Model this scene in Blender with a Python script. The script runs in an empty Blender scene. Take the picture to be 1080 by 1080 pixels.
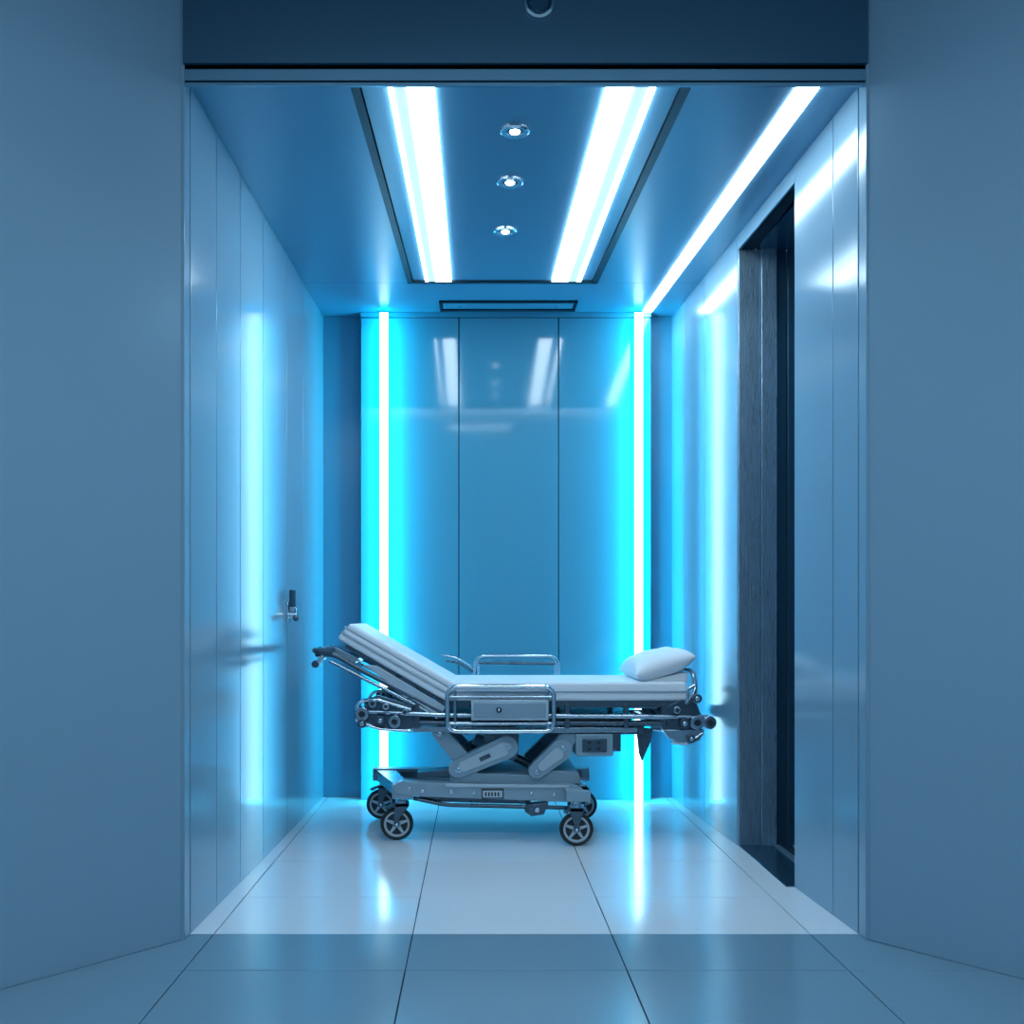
import bpy, bmesh, math
from mathutils import Vector, Matrix

sc = bpy.context.scene
sc.view_settings.view_transform = 'Standard'

# ------------------------------------------------------------------ materials
def mat(name, col, rough=0.4, metal=0.0, emis=None, es=0.0, noise=0.0, nscale=8.0,
        bump=0.0, bscale=200.0, coat=0.0, stretch=None, spec=0.5):
    m = bpy.data.materials.new(name); m.use_nodes = True
    nt = m.node_tree; b = nt.nodes['Principled BSDF']
    b.inputs['Base Color'].default_value = (*col, 1)
    b.inputs['Roughness'].default_value = rough
    b.inputs['Metallic'].default_value = metal
    b.inputs['Coat Weight'].default_value = coat
    b.inputs['Coat Roughness'].default_value = 0.05
    b.inputs['Specular IOR Level'].default_value = spec
    if emis:
        b.inputs['Emission Color'].default_value = (*emis, 1)
        b.inputs['Emission Strength'].default_value = es
    if noise > 0 or bump > 0:
        tc = nt.nodes.new('ShaderNodeTexCoord'); mp = nt.nodes.new('ShaderNodeMapping')
        nt.links.new(tc.outputs['Object'], mp.inputs['Vector'])
        if stretch: mp.inputs['Scale'].default_value = stretch
    if noise > 0:
        n = nt.nodes.new('ShaderNodeTexNoise'); n.inputs['Scale'].default_value = nscale
        n.inputs['Detail'].default_value = 2
        nt.links.new(mp.outputs[0], n.inputs['Vector'])
        mr = nt.nodes.new('ShaderNodeMapRange')
        mr.inputs['To Min'].default_value = max(0.02, rough - noise)
        mr.inputs['To Max'].default_value = rough + noise
        nt.links.new(n.outputs[0], mr.inputs[0]); nt.links.new(mr.outputs[0], b.inputs['Roughness'])
    if bump > 0:
        n2 = nt.nodes.new('ShaderNodeTexNoise'); n2.inputs['Scale'].default_value = bscale
        nt.links.new(mp.outputs[0], n2.inputs['Vector'])
        bp = nt.nodes.new('ShaderNodeBump'); bp.inputs['Strength'].default_value = bump
        bp.inputs['Distance'].default_value = 0.002
        nt.links.new(n2.outputs[0], bp.inputs['Height']); nt.links.new(bp.outputs[0], b.inputs['Normal'])
    return m

M_wall  = mat('wall_lacquer', (0.25,0.42,0.55), 0.14, 0.12, noise=0.01, nscale=1)
M_wallb = mat('back_lacquer', (0.075,0.29,0.42), 0.08, 0.0, noise=0.01, nscale=1, spec=0.6)
M_wallr = mat('back_recess', (0.06,0.22,0.34), 0.3, 0.1, noise=0.02, nscale=1)
M_gap   = mat('seam_dark', (0.006,0.02,0.04), 0.7, noise=0.1, spec=0.1)
M_ceil  = mat('ceiling_metal', (0.11,0.27,0.41), 0.30, 0.1, noise=0.01, nscale=1)
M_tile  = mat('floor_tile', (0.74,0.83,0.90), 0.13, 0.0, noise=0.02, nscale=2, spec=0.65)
M_tile_shade = mat('lobby_tile_shaded', (0.17,0.30,0.40), 0.18, 0.0, noise=0.02, nscale=2, spec=0.65)  # shade of the dimmer lobby put into a darker tile colour
M_head  = mat('header_steel', (0.045,0.13,0.21), 0.3, 0.4, noise=0.02, nscale=2, bump=0.05, bscale=300)
M_headl = mat('header_rim', (0.15,0.34,0.48), 0.25, 0.4, noise=0.05)
M_steel = mat('brushed_steel', (0.34,0.52,0.66), 0.28, 0.75, noise=0.06, nscale=6, stretch=(40,40,0.6))
M_dsteel= mat('dark_steel', (0.035,0.11,0.18), 0.22, 0.6, noise=0.06, nscale=6, stretch=(40,40,0.6))
M_white = mat('led_white', (0.9,0.95,1), 0.4, emis=(0.76,0.92,1.0), es=14, noise=0.05)
M_pale2 = mat('led_diffuser_edge',(0.8,0.88,1),0.4,emis=(0.66,0.82,1.0),es=0.72,noise=0.05)
M_cyan  = mat('led_cyan', (0.1,0.8,1), 0.4, emis=(0.0,0.64,0.90), es=32, noise=0.05)
M_cwhite= mat('led_cyan_white', (0.8,1,1), 0.4, emis=(0.70,0.98,1.0), es=4.5, noise=0.05)
M_chrome= mat('chrome', (0.62,0.74,0.83), 0.14, 1.0, noise=0.04)
M_tube  = mat('stretcher_tube', (0.36,0.47,0.57), 0.2, 0.95, noise=0.05)
M_dtube = mat('stretcher_dark_metal', (0.08,0.13,0.18), 0.28, 0.7, noise=0.08)
M_plas  = mat('stretcher_plastic', (0.25,0.37,0.46), 0.36, 0.1, noise=0.05, bump=0.1)
M_plasl = mat('stretcher_light_plastic', (0.44,0.55,0.64), 0.35, 0.1, noise=0.05, bump=0.1)
M_black = mat('black_plastic', (0.012,0.02,0.03), 0.4, noise=0.1)
M_rub   = mat('rubber', (0.012,0.014,0.018), 0.55, noise=0.1, bump=0.2)
M_fab   = mat('mattress_vinyl', (0.80,0.86,0.92), 0.5, noise=0.08, bump=0.15, bscale=90)
M_fab2  = mat('mattress_piping', (0.34,0.44,0.54), 0.5, noise=0.08, bump=0.15)
M_pil   = mat('pillow_cloth', (0.80,0.86,0.92), 0.75, noise=0.08, bump=0.35, bscale=60)

# ------------------------------------------------------------------ mesh builder
def fillet(pts, rad, closed=False, seg=6):
    pts = [Vector(p) for p in pts]; out = []; n = len(pts)
    for i, p in enumerate(pts):
        if not closed and (i == 0 or i == n-1): out.append(p); continue
        a = pts[(i-1) % n]; c = pts[(i+1) % n]
        da = a-p; dc = c-p
        r = min(rad, da.length*0.49, dc.length*0.49)
        p0 = p+da.normalized()*r; p2 = p+dc.normalized()*r
        for k in range(seg+1):
            t = k/seg
            out.append(p0*(1-t)**2 + p*2*t*(1-t) + p2*t*t)
    return out

class MB:
    def __init__(s): s.bm = bmesh.new(); s.mats = []
    def mi(s, m):
        if m not in s.mats: s.mats.append(m)
        return s.mats.index(m)
    def faces(s, vs, fs, m):
        k = s.mi(m); bv = [s.bm.verts.new(v) for v in vs]
        for f in fs:
            try:
                fc = s.bm.faces.new([bv[i] for i in f]); fc.material_index = k
            except ValueError: pass
        return bv
    def box(s, x0,x1,y0,y1,z0,z1,m):
        x0,x1=min(x0,x1),max(x0,x1); y0,y1=min(y0,y1),max(y0,y1); z0,z1=min(z0,z1),max(z0,z1)
        s.hexa([(x0,y0),(x1,y0),(x1,y1),(x0,y1)], z0, z1, m)
    def hexa(s, q, z0, z1, m):
        a = 0
        for i in range(len(q)):
            j=(i+1)%len(q); a += q[i][0]*q[j][1]-q[j][0]*q[i][1]
        if a < 0: q = q[::-1]
        n=len(q)
        vs=[(x,y,z0) for x,y in q]+[(x,y,z1) for x,y in q]
        fs=[tuple(range(n))[::-1], tuple(range(n,2*n))]+[(i,(i+1)%n,(i+1)%n+n,i+n) for i in range(n)]
        s.faces(vs,fs,m)
    def prism(s, pts, y0, y1, m):   # pts (x,z) outline extruded along y
        y0,y1=min(y0,y1),max(y0,y1)
        a=0; n=len(pts)
        for i in range(n):
            j=(i+1)%n; a += pts[i][0]*pts[j][1]-pts[j][0]*pts[i][1]
        if a < 0: pts = pts[::-1]
        vs=[(x,y0,z) for x,z in pts]+[(x,y1,z) for x,z in pts]
        fs=[tuple(range(n)), tuple(range(n,2*n))[::-1]]+[(i,i+n,(i+1)%n+n,(i+1)%n) for i in range(n)]
        s.faces(vs,fs,m)
    def capsule(s, p0, p1, r0, r1, y0, y1, m, n=12):
        a=math.atan2(p1[1]-p0[1], p1[0]-p0[0]); pts=[]
        for k in range(n+1):
            t=a+math.pi/2+math.pi*k/n; pts.append((p0[0]+r0*math.cos(t), p0[1]+r0*math.sin(t)))
        for k in range(n+1):
            t=a-math.pi/2+math.pi*k/n; pts.append((p1[0]+r1*math.cos(t), p1[1]+r1*math.sin(t)))
        s.prism(pts,y0,y1,m)
    def tube(s, pts, r, m, n=12, closed=False, rad=0.0):
        if rad>0: pts=fillet(pts,rad,closed)
        pts=[Vector(p) for p in pts]; N=len(pts)
        tang=[]
        for i in range(N):
            if closed: t=pts[(i+1)%N]-pts[(i-1)%N]
            else: t=pts[min(i+1,N-1)]-pts[max(i-1,0)]
            tang.append(t.normalized())
        up=Vector((0,0,1)) if abs(tang[0].z)<0.9 else Vector((1,0,0))
        u=tang[0].cross(up).normalized()
        vs=[]
        for i in range(N):
            u=(u-tang[i]*u.dot(tang[i])).normalized(); v=tang[i].cross(u)
            for k in range(n):
                a=2*math.pi*k/n; vs.append(pts[i]+(u*math.cos(a)+v*math.sin(a))*r)
        fs=[]
        for i in range(N if closed else N-1):
            j=(i+1)%N
            for k in range(n):
                l=(k+1)%n; fs.append((i*n+k,i*n+l,j*n+l,j*n+k))
        if not closed:
            fs.append(tuple(range(n))[::-1]); fs.append(tuple((N-1)*n+k for k in range(n)))
        s.faces(vs,fs,m)
    def cyl(s, a, b, r, m, n=24): s.tube([a,b], r, m, n)
    def lathe(s, c, axis, prof, m, n=36, closed=False):
        c=Vector(c); ax=Vector(axis).normalized()
        u=ax.orthogonal().normalized(); v=ax.cross(u); P=len(prof); vs=[]
        for k in range(n):
            t=2*math.pi*k/n; d=u*math.cos(t)+v*math.sin(t)
            for (r,h) in prof: vs.append(c+d*r+ax*h)
        fs=[]
        for k in range(n):
            l=(k+1)%n
            for i in range(P if closed else P-1):
                j=(i+1)%P; fs.append((k*P+i,l*P+i,l*P+j,k*P+j))
        s.faces(vs,fs,m)
    def finish(s, name, parent=None, bevel=0.0, seg=2, smooth=35):
        bm=s.bm
        bmesh.ops.recalc_face_normals(bm, faces=bm.faces)
        me=bpy.data.meshes.new(name); bm.to_mesh(me); bm.free()
        for m in s.mats: me.materials.append(m)
        for p in me.polygons: p.use_smooth=True
        me.set_sharp_from_angle(angle=math.radians(smooth))
        ob=bpy.data.objects.new(name,me); sc.collection.objects.link(ob)
        if parent: ob.parent=parent
        if bevel>0:
            b=ob.modifiers.new('bevel','BEVEL'); b.width=bevel; b.segments=seg
            b.limit_method='ANGLE'; b.angle_limit=math.radians(40)
            if seg>2:
                me.set_sharp_from_angle(angle=math.pi)
                w=ob.modifiers.new('wn','WEIGHTED_NORMAL'); w.keep_sharp=False
        return ob

# ------------------------------------------------------------------ dimensions (metres)
YF, YB, H = 3.568, 6.255, 2.90
fy=3.50
def xl(y): return -0.98 + 0.053*(y-YF)/(YB-YF)
def xr(y): return 1.304 - 0.127*(y-YF)/(YB-YF)
SD0, SD1, SDH = 4.19, 4.96, 2.83      # side door opening

def tiles(name, xs, ys, m, ztop):
    b=MB(); g=0.0018
    for i in range(len(xs)-1):
        for j in range(len(ys)-1):
            b.box(xs[i]+g,xs[i+1]-g,ys[j]+g,ys[j+1]-g,ztop-0.02,ztop,m)
    b.box(xs[0],xs[-1],ys[0],ys[-1],ztop-0.06,ztop-0.004,M_gap)
    return b.finish(name,bevel=0.0008,seg=1)
tiles('floor',[-1.0,-0.90,-0.22,0.46,1.14,1.32],[YF,4.04,4.64,5.24,5.84,6.36],M_tile,0.0)
tiles('lobby_floor',[-4.3,-3.62,-2.94,-2.26,-1.58,-0.90,-0.22,0.46,1.14,1.82,2.5,3.18,3.86,4.5],[-2.0,-0.96,0.08,1.12,2.16,3.2,YF],M_tile_shade,0.0)

# walls
def wall_run(b, xf, ys, z0, z1, side, m, g=0.0035, th=0.02):
    for i in range(len(ys)-1):
        a=ys[i]+g; c=ys[i+1]-g
        b.hexa([(xf(a),a),(xf(c),c),(xf(c)+side*th,c),(xf(a)+side*th,a)],z0,z1,m)
    a,c=ys[0],ys[-1]
    b.hexa([(xf(a)+side*0.008,a),(xf(c)+side*0.008,c),(xf(c)+side*0.08,c),(xf(a)+side*0.08,a)],z0,z1,M_gap)
b=MB(); wall_run(b,xl,[YF,3.90,4.26,4.68,5.20,5.64,6.33],0,H,-1,M_wall); b.finish('wall_left',bevel=0.0015,seg=1)
b=MB()
wall_run(b,xr,[YF,3.79,SD0],0,H,1,M_wall)
wall_run(b,xr,[SD1,5.55,5.98,6.33],0,H,1,M_wall)
wall_run(b,xr,[SD0,SD1],SDH,H,1,M_wall)
b.finish('wall_right',bevel=0.0015,seg=1)

b=MB()
pf=6.20
xs=[-0.693,-0.107,0.485,1.037]
for i in range(3):
    b.box(xs[i]+0.003,xs[i+1]-0.003,pf,pf+0.05,0.0,H-0.035,M_wallb)
b.box(xs[0]+0.01,xs[-1]-0.01,pf+0.01,pf+0.09,0,H,M_gap)
b.box(xs[0],xs[-1],pf+0.002,pf+0.05,H-0.03,H,M_wallb)
b.box(-1.0,-0.70,6.29,6.36,0,H,M_wallr)
b.box(1.04,1.26,6.29,6.36,0,H,M_wallr)
b.box(-1.0,1.26,6.33,6.40,0,H,M_gap)
b.finish('wall_back',bevel=0.002,seg=1)

# ceiling with recessed tray
CF=fy+0.014
b=MB()
def cstrip(b,x0f,x1f,x0b,x1b,y0,y1,z0,z1,m):
    b.hexa([(x0f,y0),(x1f,y0),(x1b,y1),(x0b,y1)],z0,z1,m)
cstrip(b,-1.0,-0.425,-1.0,-0.367,CF,5.66,H,H+0.05,M_ceil)
cstrip(b,0.725,1.34,0.645,1.34,CF,5.66,H,H+0.05,M_ceil)
b.box(-1.0,1.34,5.66,6.40,H,H+0.05,M_ceil)
cstrip(b,-0.40,0.70,-0.345,0.625,CF,5.635,H+0.004,H+0.05,M_ceil)
b.box(-1.0,1.34,CF,6.40,H+0.045,H+0.12,M_gap)
b.finish('ceiling',bevel=0.002,seg=1)
b=MB()
M_trim=mat('tray_trim_dark',(0.008,0.03,0.055),0.4,0.2,noise=0.05,spec=0.3)
cstrip(b,-0.434,-0.404,-0.376,-0.348,CF,5.65,H-0.006,H+0.012,M_trim)
cstrip(b,0.702,0.735,0.627,0.654,CF,5.65,H-0.006,H+0.012,M_trim)
b.box(-0.376,0.654,5.63,5.66,H-0.006,H+0.012,M_trim)
b.finish('trim_1')

def lum(x0f,x1f,x0b,x1b,y0,y1,kind):
    b=MB(); z=H-0.006
    w0=x1f-x0f; w1=x1b-x0b
    def part(a,c,dz,m): cstrip(b,x0f+w0*a,x0f+w0*c,x0b+w1*a,x0b+w1*c,y0,y1,z-dz,z+0.02,m)
    if kind=='L':
        part(0,0.10,0.002,M_white); part(0.10,0.40,0,M_pale2); part(0.40,1,0.002,M_white)
    elif kind=='R':
        part(0,0.55,0.002,M_white); part(0.55,0.86,0,M_pale2); part(0.86,1,0.002,M_white)
    else: part(0,1,0.002,M_white)
    return b.finish('ceiling_light')
lum(-0.305,-0.146,-0.277,-0.138,CF,5.62,'L')
lum(0.444,0.613,0.405,0.559,CF,5.62,'R')
lum(1.097,1.174,0.985,1.035,CF,6.18,None)

for (x,y) in [(0.142,3.895),(0.138,4.352),(0.134,4.907)]:
    b=MB()
    b.lathe((x,y,H),(0,0,-1),[(0.030,-0.002),(0.034,0.006),(0.050,0.008),(0.055,0.005),(0.057,-0.006)],M_chrome)
    b.lathe((x,y,H),(0,0,-1),[(0.0,0.010),(0.014,0.009),(0.020,0.003)],M_white)
    b.lathe((x,y,H),(0,0,-1),[(0.020,0.003),(0.026,-0.001),(0.031,0.0)],M_trim)
    b.finish('recessed_downlight')

b=MB()
vx0,vx1,vy0,vy1=-0.217,0.578,5.975,6.155
for q in [(vx0,vx1,vy0,vy0+0.018),(vx0,vx1,vy1-0.03,vy1),(vx0,vx0+0.012,vy0,vy1),(vx1-0.012,vx1,vy0,vy1)]:
    b.box(*q,H-0.012,H+0.004,M_trim)
b.box(vx0+0.02,vx1-0.02,vy0+0.03,vy1-0.045,H-0.008,H+0.004,M_ceil)
b.box(vx0,vx1,vy0,vy1,H-0.003,H+0.002,M_gap)
for k in (-0.10,0.46): b.cyl((k,vy0+0.09,H-0.012),(k,vy0+0.09,H),0.006,M_chrome)
b.finish('ceiling_vent')

# vertical halo light bars: white front lens, cyan rear lenses washing the panel behind
for xc in (-0.545,0.948):
    b=MB()
    b.box(xc-0.024,xc+0.024,pf-0.092,pf-0.086,0.004,H-0.03,M_cwhite)
    b.hexa([(xc-0.025,pf-0.086),(xc+0.025,pf-0.086),(xc+0.007,pf-0.042),(xc-0.007,pf-0.042)],0.004,H-0.03,M_cyan)
    b.box(xc-0.006,xc+0.006,pf-0.044,pf,0.004,H-0.03,M_chrome)
    b.finish('wall_light_strip')

# front portal: splayed lobby walls, header bands
b=MB()
def splay(x0,sx):
    pts=[]; 
    for k in range(6): pts.append((x0+sx*0.52*k, fy-0.62*k))
    th=0.03
    for k in range(5):
        (xa,ya),(xb_,yb_)=pts[k],pts[k+1]
        dx,dy=xb_-xa,yb_-ya; Ln=math.hypot(dx,dy); ux,uy=dx/Ln,dy/Ln; nx,ny=(-uy,ux)
        if nx*sx<0: nx,ny=-nx,-ny
        a=(xa+ux*0.002,ya+uy*0.002); c=(xb_-ux*0.002,yb_-uy*0.002)
        b.hexa([a,c,(c[0]+nx*th,c[1]+ny*th),(a[0]+nx*th,a[1]+ny*th)],0,3.6,M_wall)
        a=(xa+nx*0.01,ya+ny*0.01); c=(xb_+nx*0.01,yb_+ny*0.01)
        b.hexa([a,c,(c[0]+nx*0.09,c[1]+ny*0.09),(a[0]+nx*0.09,a[1]+ny*0.09)],0,3.6,M_gap)
splay(-0.990,-1); splay(1.314,1)
b.box(-1.06,-0.982,fy,YF-0.002,0,3.6,M_wall); b.box(1.306,1.39,fy,YF-0.002,0,3.6,M_wall)
b.finish('wall_front',bevel=0.002,seg=1)
b=MB()
b.box(-0.982,1.306,fy,fy+0.012,2.867,2.878,M_headl)
b.box(-0.982,1.306,fy+0.006,fy+0.05,2.90,2.95,M_gap)
b.box(-0.982,1.306,fy+0.006,fy+0.012,2.876,2.95,M_gap)
b.box(-0.982,1.306,fy+0.002,fy+0.012,2.886,2.924,M_headl)
b.box(-0.985,1.310,fy-0.01,YF,2.938,3.6,M_head)
b.finish('trim_2',bevel=0.001)
b=MB()
b.lathe((0.208,fy-0.011,3.135),(0,-1,0),[(0.0,0.012),(0.030,0.012),(0.034,0.003)],M_dsteel)
b.lathe((0.208,fy-0.011,3.135),(0,-1,0),[(0.034,0.003),(0.042,0.012),(0.050,0.008),(0.052,-0.002)],M_chrome)
b.finish('lobby_indicator_lamp')
b=MB(); b.box(-4.3,4.5,-2.0,YF,3.6,3.68,M_ceil); b.finish('lobby_ceiling')
M_lfill=mat('lobby_fill_emission',(0.8,0.9,1),0.4,emis=(0.74,0.90,1.0),es=9,noise=0.05)  # for an unseen lobby panel added as front light on cabin and stretcher
b=MB()
b.box(-1.3,1.6,0.0,1.1,3.55,3.60,M_chrome)
b.box(-1.28,1.58,0.02,1.08,3.545,3.552,M_lfill)
b.finish('lobby_fill_panel')
# unseen hanging light bar, added for its reflection in the back wall
b=MB()
b.box(-0.30,0.34,2.10,2.17,2.96,3.02,M_chrome); b.box(-0.29,0.33,2.105,2.165,2.953,2.962,M_white)
for k in (-0.2,0.24): b.cyl((k,2.135,3.02),(k,2.135,3.6),0.004,M_chrome,n=8)
b.finish('added_reflection_bar')

# side door niche
b=MB()
x1n=1.78
b.box(xr(SD1)+0.004,1.345,SD1-0.010,SD1+0.03,0,SDH,M_steel)
b.box(1.348,1.42,SD1-0.022,SD1+0.03,0,SDH,M_steel)
b.box(1.423,1.47,SD1-0.004,SD1+0.03,0,SDH,M_dsteel)
b.box(1.473,x1n,SD1-0.018,SD1+0.03,0,SDH,M_dsteel)
b.box(xr(SD0)+0.082,x1n,SD0-0.03,SD0,0,SDH,M_dsteel)
b.box(xr(SD0)+0.05,x1n,SD0,SD1,SDH,SDH+0.05,M_dsteel)
b.box(xr(SD1)+0.004,x1n,SD0,SD1,-0.03,0.004,M_dsteel)
for k in range(3): b.box(1.40+0.09*k,1.43+0.09*k,SD0+0.01,SD1-0.03,0.004,0.010,M_steel)
b.finish('trim_3',bevel=0.002)
b=MB()
b.box(x1n-0.10,x1n-0.05,SD0+0.002,SD0+0.38,0.012,SDH-0.002,M_steel)
b.box(x1n-0.07,x1n-0.02,SD0+0.385,SD1-0.025,0.012,SDH-0.002,M_steel)
b.finish('door_1',bevel=0.004)

# wall latch on left wall
b=MB(); hy=5.2; hx=xl(hy); hz=1.13
b.box(hx,hx+0.012,hy-0.03,hy+0.03,hz-0.07,hz+0.03,M_chrome)
b.cyl((hx+0.03,hy,hz+0.0),(hx+0.03,hy,hz+0.09),0.017,M_dtube)
b.cyl((hx+0.03,hy,hz-0.012),(hx+0.03,hy,hz+0.004),0.021,M_chrome)
b.cyl((hx,hy,hz-0.035),(hx+0.05,hy,hz-0.035),0.022,M_chrome)
b.tube([(hx+0.045,hy,hz-0.035),(hx+0.055,hy-0.02,hz-0.045),(hx+0.055,hy-0.05,hz-0.05)],0.010,M_chrome,rad=0.01)
b.lathe((hx+0.055,hy-0.055,hz-0.05),(0,-1,0),[(0,0.015),(0.012,0.012),(0.017,0),(0.012,-0.012),(0,-0.015)],M_dtube)
b.finish('wall_latch',bevel=0.002)

# ------------------------------------------------------------------ hospital stretcher
ST=bpy.data.objects.new('hospital_stretcher',None); sc.collection.objects.link(ST)
def S(u,v,d=5.05):       # side-elevation drafting grid -> metres, grid pitch taken at depth d
    k=d/1100.0
    return ((u-503)*k, 1.08+(652-v)*k)
def P(u,v,d=5.05,y=None):
    x,z=S(u,v,d); return (x, d if y is None else y, z)

# mattress seat section
b=MB()
x0,zt=S(474,719); x1,zb=S(725,739)
mid=(zt+zb)/2
b.box(x0,x1,5.03,5.67,zb,mid-0.002,M_fab)
for (a,c) in [(5.03,5.235),(5.24,5.46),(5.465,5.67)]:
    b.box(x0+0.005,x1-0.004,a,c,mid-0.012,zt,M_fab)
b.finish('mattress_seat',ST,bevel=0.016,seg=4)
b=MB(); b.tube([(x0,5.026,mid),(x1,5.026,mid),(x1+0.003,5.67,mid)],0.004,M_fab2,rad=0.03); b.finish('mattress_piping',ST)
# backrest section
A=Vector(S(356,674)); B=Vector(S(471,740)); d=(B-A).normalized(); nrm=Vector((-d.y,d.x))
if nrm.y<0: nrm=-nrm
def slab(b,n0,n1,y0,y1,m,t0=0.0,t1=0.0):
    p=[A+nrm*n0+d*t0, B+nrm*n0-d*t1, B+nrm*n1-d*t1, A+nrm*n1+d*t0]
    b.prism([(q.x,q.y) for q in p],y0,y1,m)
b=MB()
slab(b,0.0,0.040,5.03,5.67,M_fab)
slab(b,0.034,0.068,5.025,5.675,M_fab,0.006,0.0)
for (a,c) in [(5.03,5.235),(5.24,5.46),(5.465,5.67)]:
    slab(b,0.060,0.100,a,c,M_fab,0.014,0.0)
b.finish('mattress_backrest',ST,bevel=0.016,seg=4)
b=MB()
for nn in (0.037,0.067):
    p0=A+nrm*nn; p1=B+nrm*nn
    b.tube([(p1.x,5.028,p1.y),(p0.x,5.028,p0.y),(p0.x,5.67,p0.y)],0.003,M_fab2,rad=0.03)
b.finish('backrest_piping',ST)
b=MB()
slab(b,-0.018,-0.002,5.05,5.65,M_dtube,0.05,-0.02)
b.finish('backrest_board',ST,bevel=0.003)
b=MB()
b.prism([S(383,701),S(398,702),S(470,745),S(466,753),S(455,751)],5.03,5.045,M_plasl)
for y in (5.04,5.65):
    b.tube([P(333,690,y=y),P(352,690,y=y),P(384,708,y=y),P(468,752,y=y)],0.013,M_dtube,rad=0.03)
    b.tube([P(348,697,y=y),P(440,744,y=y),P(462,757,y=y)],0.009,M_tube,rad=0.03)
b.tube([P(352,687,y=5.00),P(333,686,y=5.00),P(333,686,y=5.68),P(352,687,y=5.68)],0.014,M_dtube,rad=0.03)
b.prism([S(333,684),S(352,682),S(378,694),S(374,700),S(348,691),S(334,690)],5.06,5.63,M_tube)
b.cyl(P(334,700,y=5.00),P(334,700,y=5.10),0.018,M_dtube); b.cyl(P(340,694,y=5.00),P(340,694,y=5.10),0.014,M_chrome)
b.cyl(P(342,690,y=5.01),P(334,702,y=5.01),0.010,M_chrome)
b.finish('backrest_frame',ST,bevel=0.003)

# pillow
def pillow(name,c,hx,hy,hz,rot):
    bm=bmesh.new(); N=24; M=32
    def pt(u,v,s):
        e=(1-abs(u)**4)*(1-abs(v)**5); e=max(e,0)**0.5
        return Vector((u*hx*(1-0.06*(1-v*v)*abs(u)), v*hy*(1-0.05*(1-u*u)*abs(v)), s*hz*e*(1.0-0.10*u) + 0.003*math.sin(u*6+v*4)*e))
    g={}
    for s in (1,-1):
        for i in range(N+1):
            for j in range(M+1):
                u=math.sin(math.pi/2*(-1+2*i/N)); v=math.sin(math.pi/2*(-1+2*j/M))
                edge=i in(0,N) or j in(0,M)
                k=(0 if edge else s,i,j)
                if k not in g: g[k]=bm.verts.new(pt(u,v,0 if edge else s))
    for s in (1,-1):
        def q(i,j): return g[(0 if (i in(0,N) or j in(0,M)) else s,i,j)]
        for i in range(N):
            for j in range(M): bm.faces.new([q(i,j),q(i+1,j),q(i+1,j+1),q(i,j+1)])
    bmesh.ops.recalc_face_normals(bm,faces=bm.faces)
    bm.transform(Matrix.Translation(c) @ Matrix.Rotation(rot,4,'Y'))
    me=bpy.data.meshes.new(name); bm.to_mesh(me); bm.free(); me.materials.append(M_pil)
    for p in me.polygons: p.use_smooth=True
    ob=bpy.data.objects.new(name,me); sc.collection.objects.link(ob); ob.parent=ST
    m=ob.modifiers.new('ss','SUBSURF'); m.levels=1; m.render_levels=1
    return ob
cx,cz=S(702,703)
pillow('pillow',(cx,5.33,cz+0.004),0.152,0.30,0.064,math.radians(-18))
b=MB(); b.prism([S(676,720),S(727,720),S(727,709)],5.08,5.6,M_fab); b.finish('pillow_wedge',ST,bevel=0.008,seg=3)

# deck frame
b=MB()
for y,dd in ((5.05,0),(5.65,1)):
    xa,za=S(436,739); xb,zb2=S(727,746)
    b.box(xa,xb,y-0.012,y+0.012,zb2,za,M_dtube)
    b.tube([P(384,750,y=y-0.02),P(470,754,y=y-0.02),P(746,756,y=y-0.02)],0.012,M_tube)
    b.tube([P(378,762,y=y),P(742,763,y=y)],0.015,M_dtube)
    b.prism([S(432,766),S(606,767),S(672,767),S(672,772),S(600,773),S(436,772)],y-0.01,y+0.015,M_tube)
    for u in (440,598,660,700): 
        xq,zq=S(u,0); b.box(xq-0.012,xq+0.012,y-0.022,y+0.012,S(0,768)[1],S(0,742)[1],M_dtube)
xa,za=S(470,740); xb,zb2=S(724,746)
b.box(xa,xb,5.06,5.64,zb2,za,M_dtube)
b.box(S(436,0)[0],S(668,0)[0],5.10,5.60,S(0,762)[1],S(0,754)[1],M_dtube)
for u in (388,440,520,600,690,738):
    x,z=S(u,764); b.box(x-0.015,x+0.015,5.05,5.65,z-0.013,z+0.013,M_dtube)
b.finish('deck_frame',ST,bevel=0.003)

# head end hardware (left)
b=MB()
for y in (5.02,5.62):
    b.prism([S(384,739),S(398,733),S(412,737),S(436,744),S(436,768),S(410,770),S(386,765)],y+0.015,y+0.045,M_dtube)
    for (u,v,r,m) in [(394,741,.020,M_tube),(383,752,.032,M_tube),(417,760,.030,M_tube),(402,759,.022,M_dtube),(408,744,.016,M_chrome),(428,750,.016,M_tube),(383,762,.022,M_dtube)]:
        b.cyl(P(u,v,y=y-0.03),P(u,v,y=y+0.05),r,m)
        b.cyl(P(u,v,y=y-0.034),P(u,v,y=y-0.028),r*0.5,M_black if m is not M_dtube else M_chrome)
    b.tube([P(376,748,y=y),P(380,739,y=y),P(398,737,y=y),P(434,748,y=y)],0.009,M_chrome,rad=0.03)
    b.tube([P(376,758,y=y-0.01),P(400,768,y=y-0.01),P(434,770,y=y-0.01)],0.008,M_chrome,rad=0.03)
b.tube([P(378,754,y=5.0),P(378,754,y=5.68)],0.014,M_dtube)
b.finish('head_end_joints',ST,bevel=0.003)
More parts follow.
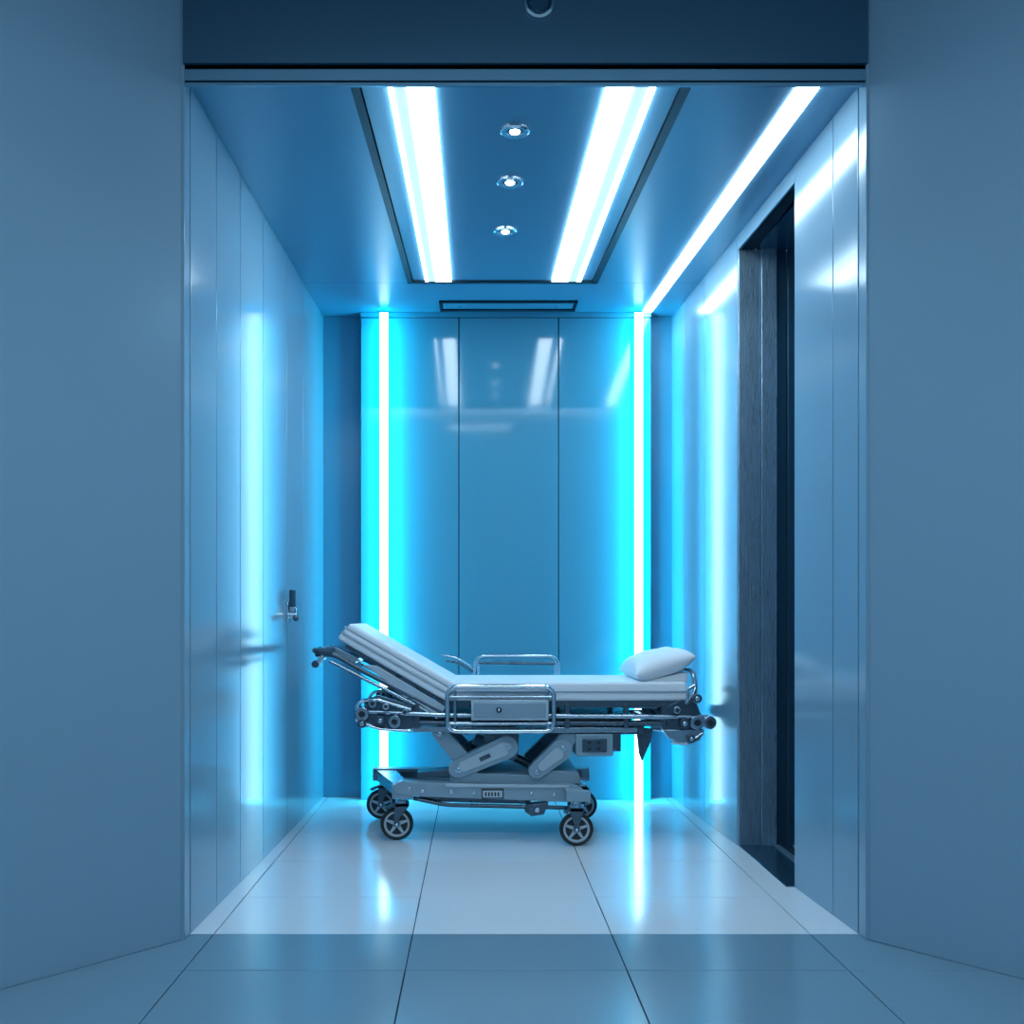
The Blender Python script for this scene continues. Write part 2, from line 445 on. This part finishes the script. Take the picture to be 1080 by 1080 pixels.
# foot end hardware (right)
b=MB()
for y in (5.02,5.62):
    b.prism([S(700,746),S(722,736),S(734,742),S(740,756),S(740,770),S(704,770)],y+0.015,y+0.045,M_dtube)
    b.prism([S(697,769),S(742,769),S(737,780),S(722,786),S(704,778)],y,y+0.03,M_tube)
    for (u,v,r,m) in [(746,761,.032,M_tube),(733,761,.034,M_tube),(733,736,.022,M_dtube),(720,762,.022,M_dtube),(712,748,.018,M_tube),(727,778,.020,M_dtube)]:
        b.cyl(P(u,v,y=y-0.03),P(u,v,y=y+0.05),r,m)
        b.cyl(P(u,v,y=y-0.034),P(u,v,y=y-0.028),r*0.5,M_black if m is not M_dtube else M_chrome)
    b.tube([P(724,738,y=y),P(724,726,y=y),P(732,722,y=y)],0.009,M_chrome,rad=0.02)
    b.tube([P(740,772,y=y),P(724,784,y=y),P(706,782,y=y)],0.008,M_chrome,rad=0.02)
b.tube([P(722,742,y=5.02),P(733,728,y=5.02),P(731,708,y=5.06),P(731,708,y=5.62),P(733,728,y=5.66),P(722,742,y=5.66)],0.011,M_tube,rad=0.04)
b.tube([P(749,761,y=5.0),P(749,761,y=5.68)],0.012,M_dtube)
b.finish('foot_end_joints',ST,bevel=0.003)

# side rails
b=MB(); y=4.985
def q(u,v,yy=y): return P(u,v,5.0,yy)
b.tube([q(472,724),q(584,724),q(584,771),q(472,771)],0.012,M_chrome,closed=True,rad=0.05)
b.tube([q(474,735),q(582,735)],0.008,M_tube)
b.tube([q(474,763),q(582,763)],0.008,M_tube)
b.tube([q(480,728),q(480,768)],0.007,M_tube)
b.tube([q(577,728),q(577,768)],0.007,M_tube)
xa,za=S(497,738,5.0); xb,zb2=S(578,759,5.0)
b.box(xa,xb,y-0.022,y+0.012,zb2,za,M_plasl)
b.box(xa+0.012,xb-0.012,y-0.026,y-0.02,zb2+0.012,za-0.012,M_plas)
b.cyl(q(526,748,y-0.034),q(526,748,y-0.02),0.014,M_dtube); b.cyl(q(526,748,y-0.037),q(526,748,y-0.03),0.006,M_chrome)
for u in (500,560):
    x,z=S(u,770,5.0); b.box(x-0.012,x+0.012,y,5.05,z-0.01,z+0.06,M_dtube)
b.finish('side_rail_near',ST,bevel=0.003)
b=MB(); y=5.71
def q(u,v): return P(u,v,5.71)
b.tube([q(500,712),q(502,692),q(587,692),q(589,712)],0.011,M_tube,rad=0.05)
b.tube([q(502,699),q(588,700)],0.008,M_dtube)
b.tube([q(466,691),q(482,694),q(500,706)],0.008,M_tube,rad=0.03)
b.tube([q(470,697),q(484,699),q(500,710)],0.006,M_dtube,rad=0.03)
for u in (504,586): b.tube([q(u,694),q(u,735)],0.008,M_tube)
b.tube([q(500,735),q(590,735)],0.010,M_dtube)
for u in (510,580):
    x,y2,z=q(u,735); b.box(x-0.012,x+0.012,5.65,5.71,z-0.012,z+0.012,M_dtube)
b.finish('side_rail_far',ST,bevel=0.002)

# lift arms
b=MB()
for (ya,yb,m) in ((5.04,5.11,M_plas),(5.50,5.56,M_dtube)):
    b.capsule(S(464,774),S(488,802),.036,.040,ya+0.02,yb+0.02,m)
    b.capsule(S(483,811),S(534,788),.046,.056,ya,yb,m)
    b.capsule(S(600,778),S(590,793),.040,.046,ya+0.02,yb+0.02,m)
    b.capsule(S(566,813),S(592,791),.040,.052,ya,yb,m)
    b.prism([S(508,770),S(548,772),S(546,800),S(528,802),S(512,786)],ya+0.03,yb+0.02,M_dtube)
    b.prism([S(484,812),S(498,805),S(510,826),S(476,826)],ya+0.01,yb,m)
b.capsule(S(489,808),S(530,790),.026,.034,5.034,5.042,M_plasl)
b.prism([S(505,799),S(516,794),S(518,798),S(507,803)],5.029,5.036,M_dtube)
b.capsule(S(572,808),S(588,795),.022,.030,5.034,5.042,M_plasl)
for (u,v,r) in [(483,812,.014),(536,787,.016),(464,774,.012),(566,814,.012),(594,789,.014)]:
    b.cyl(P(u,v,y=5.026),P(u,v,y=5.56),r,M_chrome)
for (u,v) in [(540,800),(492,772)]:
    b.cyl(P(u,v,y=5.06),P(u,v,y=5.56),0.015,M_dtube)
b.cyl(P(500,785,y=5.3),P(575,820,y=5.3),0.022,M_dtube); b.cyl(P(500,785,y=5.3),P(535,801,y=5.3),0.030,M_plas)
b.finish('lift_arms',ST,bevel=0.004,seg=3)

# control box & pedals under deck
b=MB()
xa,za=S(607,774); xb,zb2=S(646,797)
b.box(xa,xb,5.03,5.20,zb2,za,M_plas)
x2,_=S(655,0); b.box(xb,x2,5.05,5.18,zb2+0.02,za,M_dtube)
b.box(xa+0.03,xb-0.03,5.022,5.032,zb2+0.02,za-0.02,M_dtube)
for (u,v) in [(621,782),(631,782),(621,789),(631,789)]: b.cyl(P(u,v,y=5.014),P(u,v,y=5.025),0.009,M_black,n=14)
b.box(S(590,0)[0],S(680,0)[0],5.06,5.3,S(0,775)[1],S(0,766)[1],M_dtube)
b.finish('control_box',ST,bevel=0.004)
b=MB(); b.prism([S(673,768),S(691,770),S(688,784),S(679,805),S(676,796)],5.10,5.125,M_dtube)
b.cyl(P(676,770,y=5.09),P(676,770,y=5.14),0.012,M_chrome)
b.finish('release_lever',ST,bevel=0.003)

# base frame
b=MB()
b.prism([S(414,829),S(424,823),S(438,824),S(520,827),S(602,826),S(618,831),S(620,840),S(606,845),S(440,839),S(418,836)],5.02,5.10,M_plas)
b.prism([S(474,820),S(484,815),S(560,818),S(585,813),S(610,815),S(614,827),S(474,827)],5.06,5.55,M_plas)
b.prism([S(440,816),S(480,812),S(480,820),S(440,822)],5.08,5.2,M_dtube)
b.prism([S(470,825),S(600,827),S(600,830),S(470,829)],5.012,5.02,M_plasl)
b.tube([P(436,842),P(470,849),P(560,851),P(602,852)],0.010,M_dtube,rad=0.05)
b.prism([S(437,839),S(470,841),S(560,845),S(560,849),S(450,846)],5.07,5.09,M_dtube)
z0=S(0,841)[1]; z1=S(0,827)[1]
b.box(-0.555,0.60,5.56,5.64,z0,z1,M_plas)
b.box(-0.50,0.56,5.545,5.56,z0+0.02,z1-0.01,M_dtube)
b.hexa([(-0.40,5.06),(-0.32,5.06),(-0.44,5.60),(-0.55,5.60)],z0+0.005,z1-0.005,M_dtube)
b.box(0.40,0.50,5.04,5.6,z0+0.005,z1-0.005,M_dtube)
b.box(0.50,0.535,4.93,5.1,z0+0.005,z1-0.008,M_plas)
b.box(0.42,0.535,4.90,5.04,z0+0.005,z1-0.008,M_plas)
b.box(-0.41,-0.31,5.03,5.11,z0-0.005,z1,M_plas)
xa,za=S(508,831); xb,zb2=S(531,841)
b.box(xa,xb,5.010,5.022,zb2,za,M_black); b.box(xa+0.005,xb-0.005,5.006,5.012,zb2+0.006,za-0.006,M_plasl)
for k in range(5): b.box(xa+0.016+k*0.015,xa+0.024+k*0.015,5.003,5.008,zb2+0.013,za-0.013,M_black)
for (u,v) in [(432,831),(446,833),(476,834),(500,835),(560,836),(584,837),(604,836)]: b.cyl(P(u,v,y=5.012),P(u,v,y=5.03),0.009,M_chrome,n=14)
b.prism([S(556,847),S(578,845),S(573,857),S(560,859),S(553,854)],5.00,5.07,M_dtube)
b.cyl(P(566,852,y=4.99),P(566,852,y=5.0),0.012,M_chrome)
b.finish('base_frame',ST,bevel=0.004,seg=2)

# casters
def caster(name,x,y,sx,ztop):
    b=MB(); R=0.080; c=(x,y,R)
    b.lathe(c,(0,1,0),[(0.062,-0.016),(0.070,-0.019),(0.077,-0.014),(0.080,-0.006),(0.080,0.006),(0.077,0.014),(0.070,0.019),(0.062,0.016)],M_rub,closed=True)
    b.lathe(c,(0,1,0),[(0.052,-0.013),(0.056,-0.017),(0.062,-0.018),(0.0635,-0.012),(0.0635,0.012),(0.062,0.018),(0.056,0.017),(0.052,0.013)],M_plasl,closed=True)
    b.lathe(c,(0,1,0),[(0.0,-0.024),(0.013,-0.024),(0.018,-0.019),(0.019,0.019),(0.013,0.024),(0,0.024)],M_plas)
    b.lathe(c,(0,1,0),[(0.0,-0.006),(0.054,-0.006),(0.054,0.006),(0,0.006)],M_black)
    for k in range(5):
        a=2*math.pi*k/5+0.3; ca,sa=math.cos(a),math.sin(a)
        pts=[]
        for (r,w) in ((0.014,0.009),(0.054,0.005),(0.054,-0.005),(0.014,-0.009)):
            pts.append((x+r*ca-w*sa, R+r*sa+w*ca))
        b.prism(pts,y-0.013,y+0.013,M_plasl)
    b.cyl((x,y-0.032,R),(x,y+0.032,R),0.007,M_chrome,n=14)
    xs=x+sx
    for s in (-1,1):
        yy=y+s*0.027
        b.prism([(x-0.012,R-0.008),(x+0.012,R-0.008),(x+0.014,R+0.03),(xs+0.034,R+0.088),(xs+0.03,R+0.102),(xs-0.030,R+0.102),(xs-0.034,R+0.085),(x-0.014,R+0.03)],yy-0.004,yy+0.004,M_dtube)
    b.box(xs-0.034,xs+0.034,y-0.031,y+0.031,R+0.086,R+0.104,M_dtube)
    b.cyl((xs,y,R+0.10),(xs,y,ztop),0.020,M_tube)
    b.lathe((xs,y,R+0.104),(0,0,1),[(0.0,0.012),(0.030,0.012),(0.034,0.0)],M_chrome)
    b.prism([(x-0.045,R+0.072),(xs-0.02,R+0.095),(xs-0.03,R+0.104),(x-0.062,R+0.080)],y-0.02,y+0.02,M_dtube)
    return b.finish(name,ST,bevel=0.0015,seg=1)
zt=S(0,836)[1]
caster('caster_1',-0.389,5.08,0.025,zt)
caster('caster_2',0.472,4.955,0.0,zt)
caster('caster_3',-0.515,5.62,0.02,zt)
caster('caster_4',0.565,5.60,-0.02,zt)

# ------------------------------------------------------------------ world + camera
w=bpy.data.worlds.new('world'); sc.world=w; w.use_nodes=True
bg=w.node_tree.nodes['Background']; bg.inputs[0].default_value=(0.24,0.43,0.58,1); bg.inputs[1].default_value=0.6
cam=bpy.data.cameras.new('camera'); co=bpy.data.objects.new('camera',cam); sc.collection.objects.link(co)
co.location=(0,0,1.08); co.rotation_euler=(math.radians(90),0,0)
cam.sensor_width=36; cam.lens=36*1100/1080
cam.shift_x=37/1080; cam.shift_y=112/1080
sc.camera=co
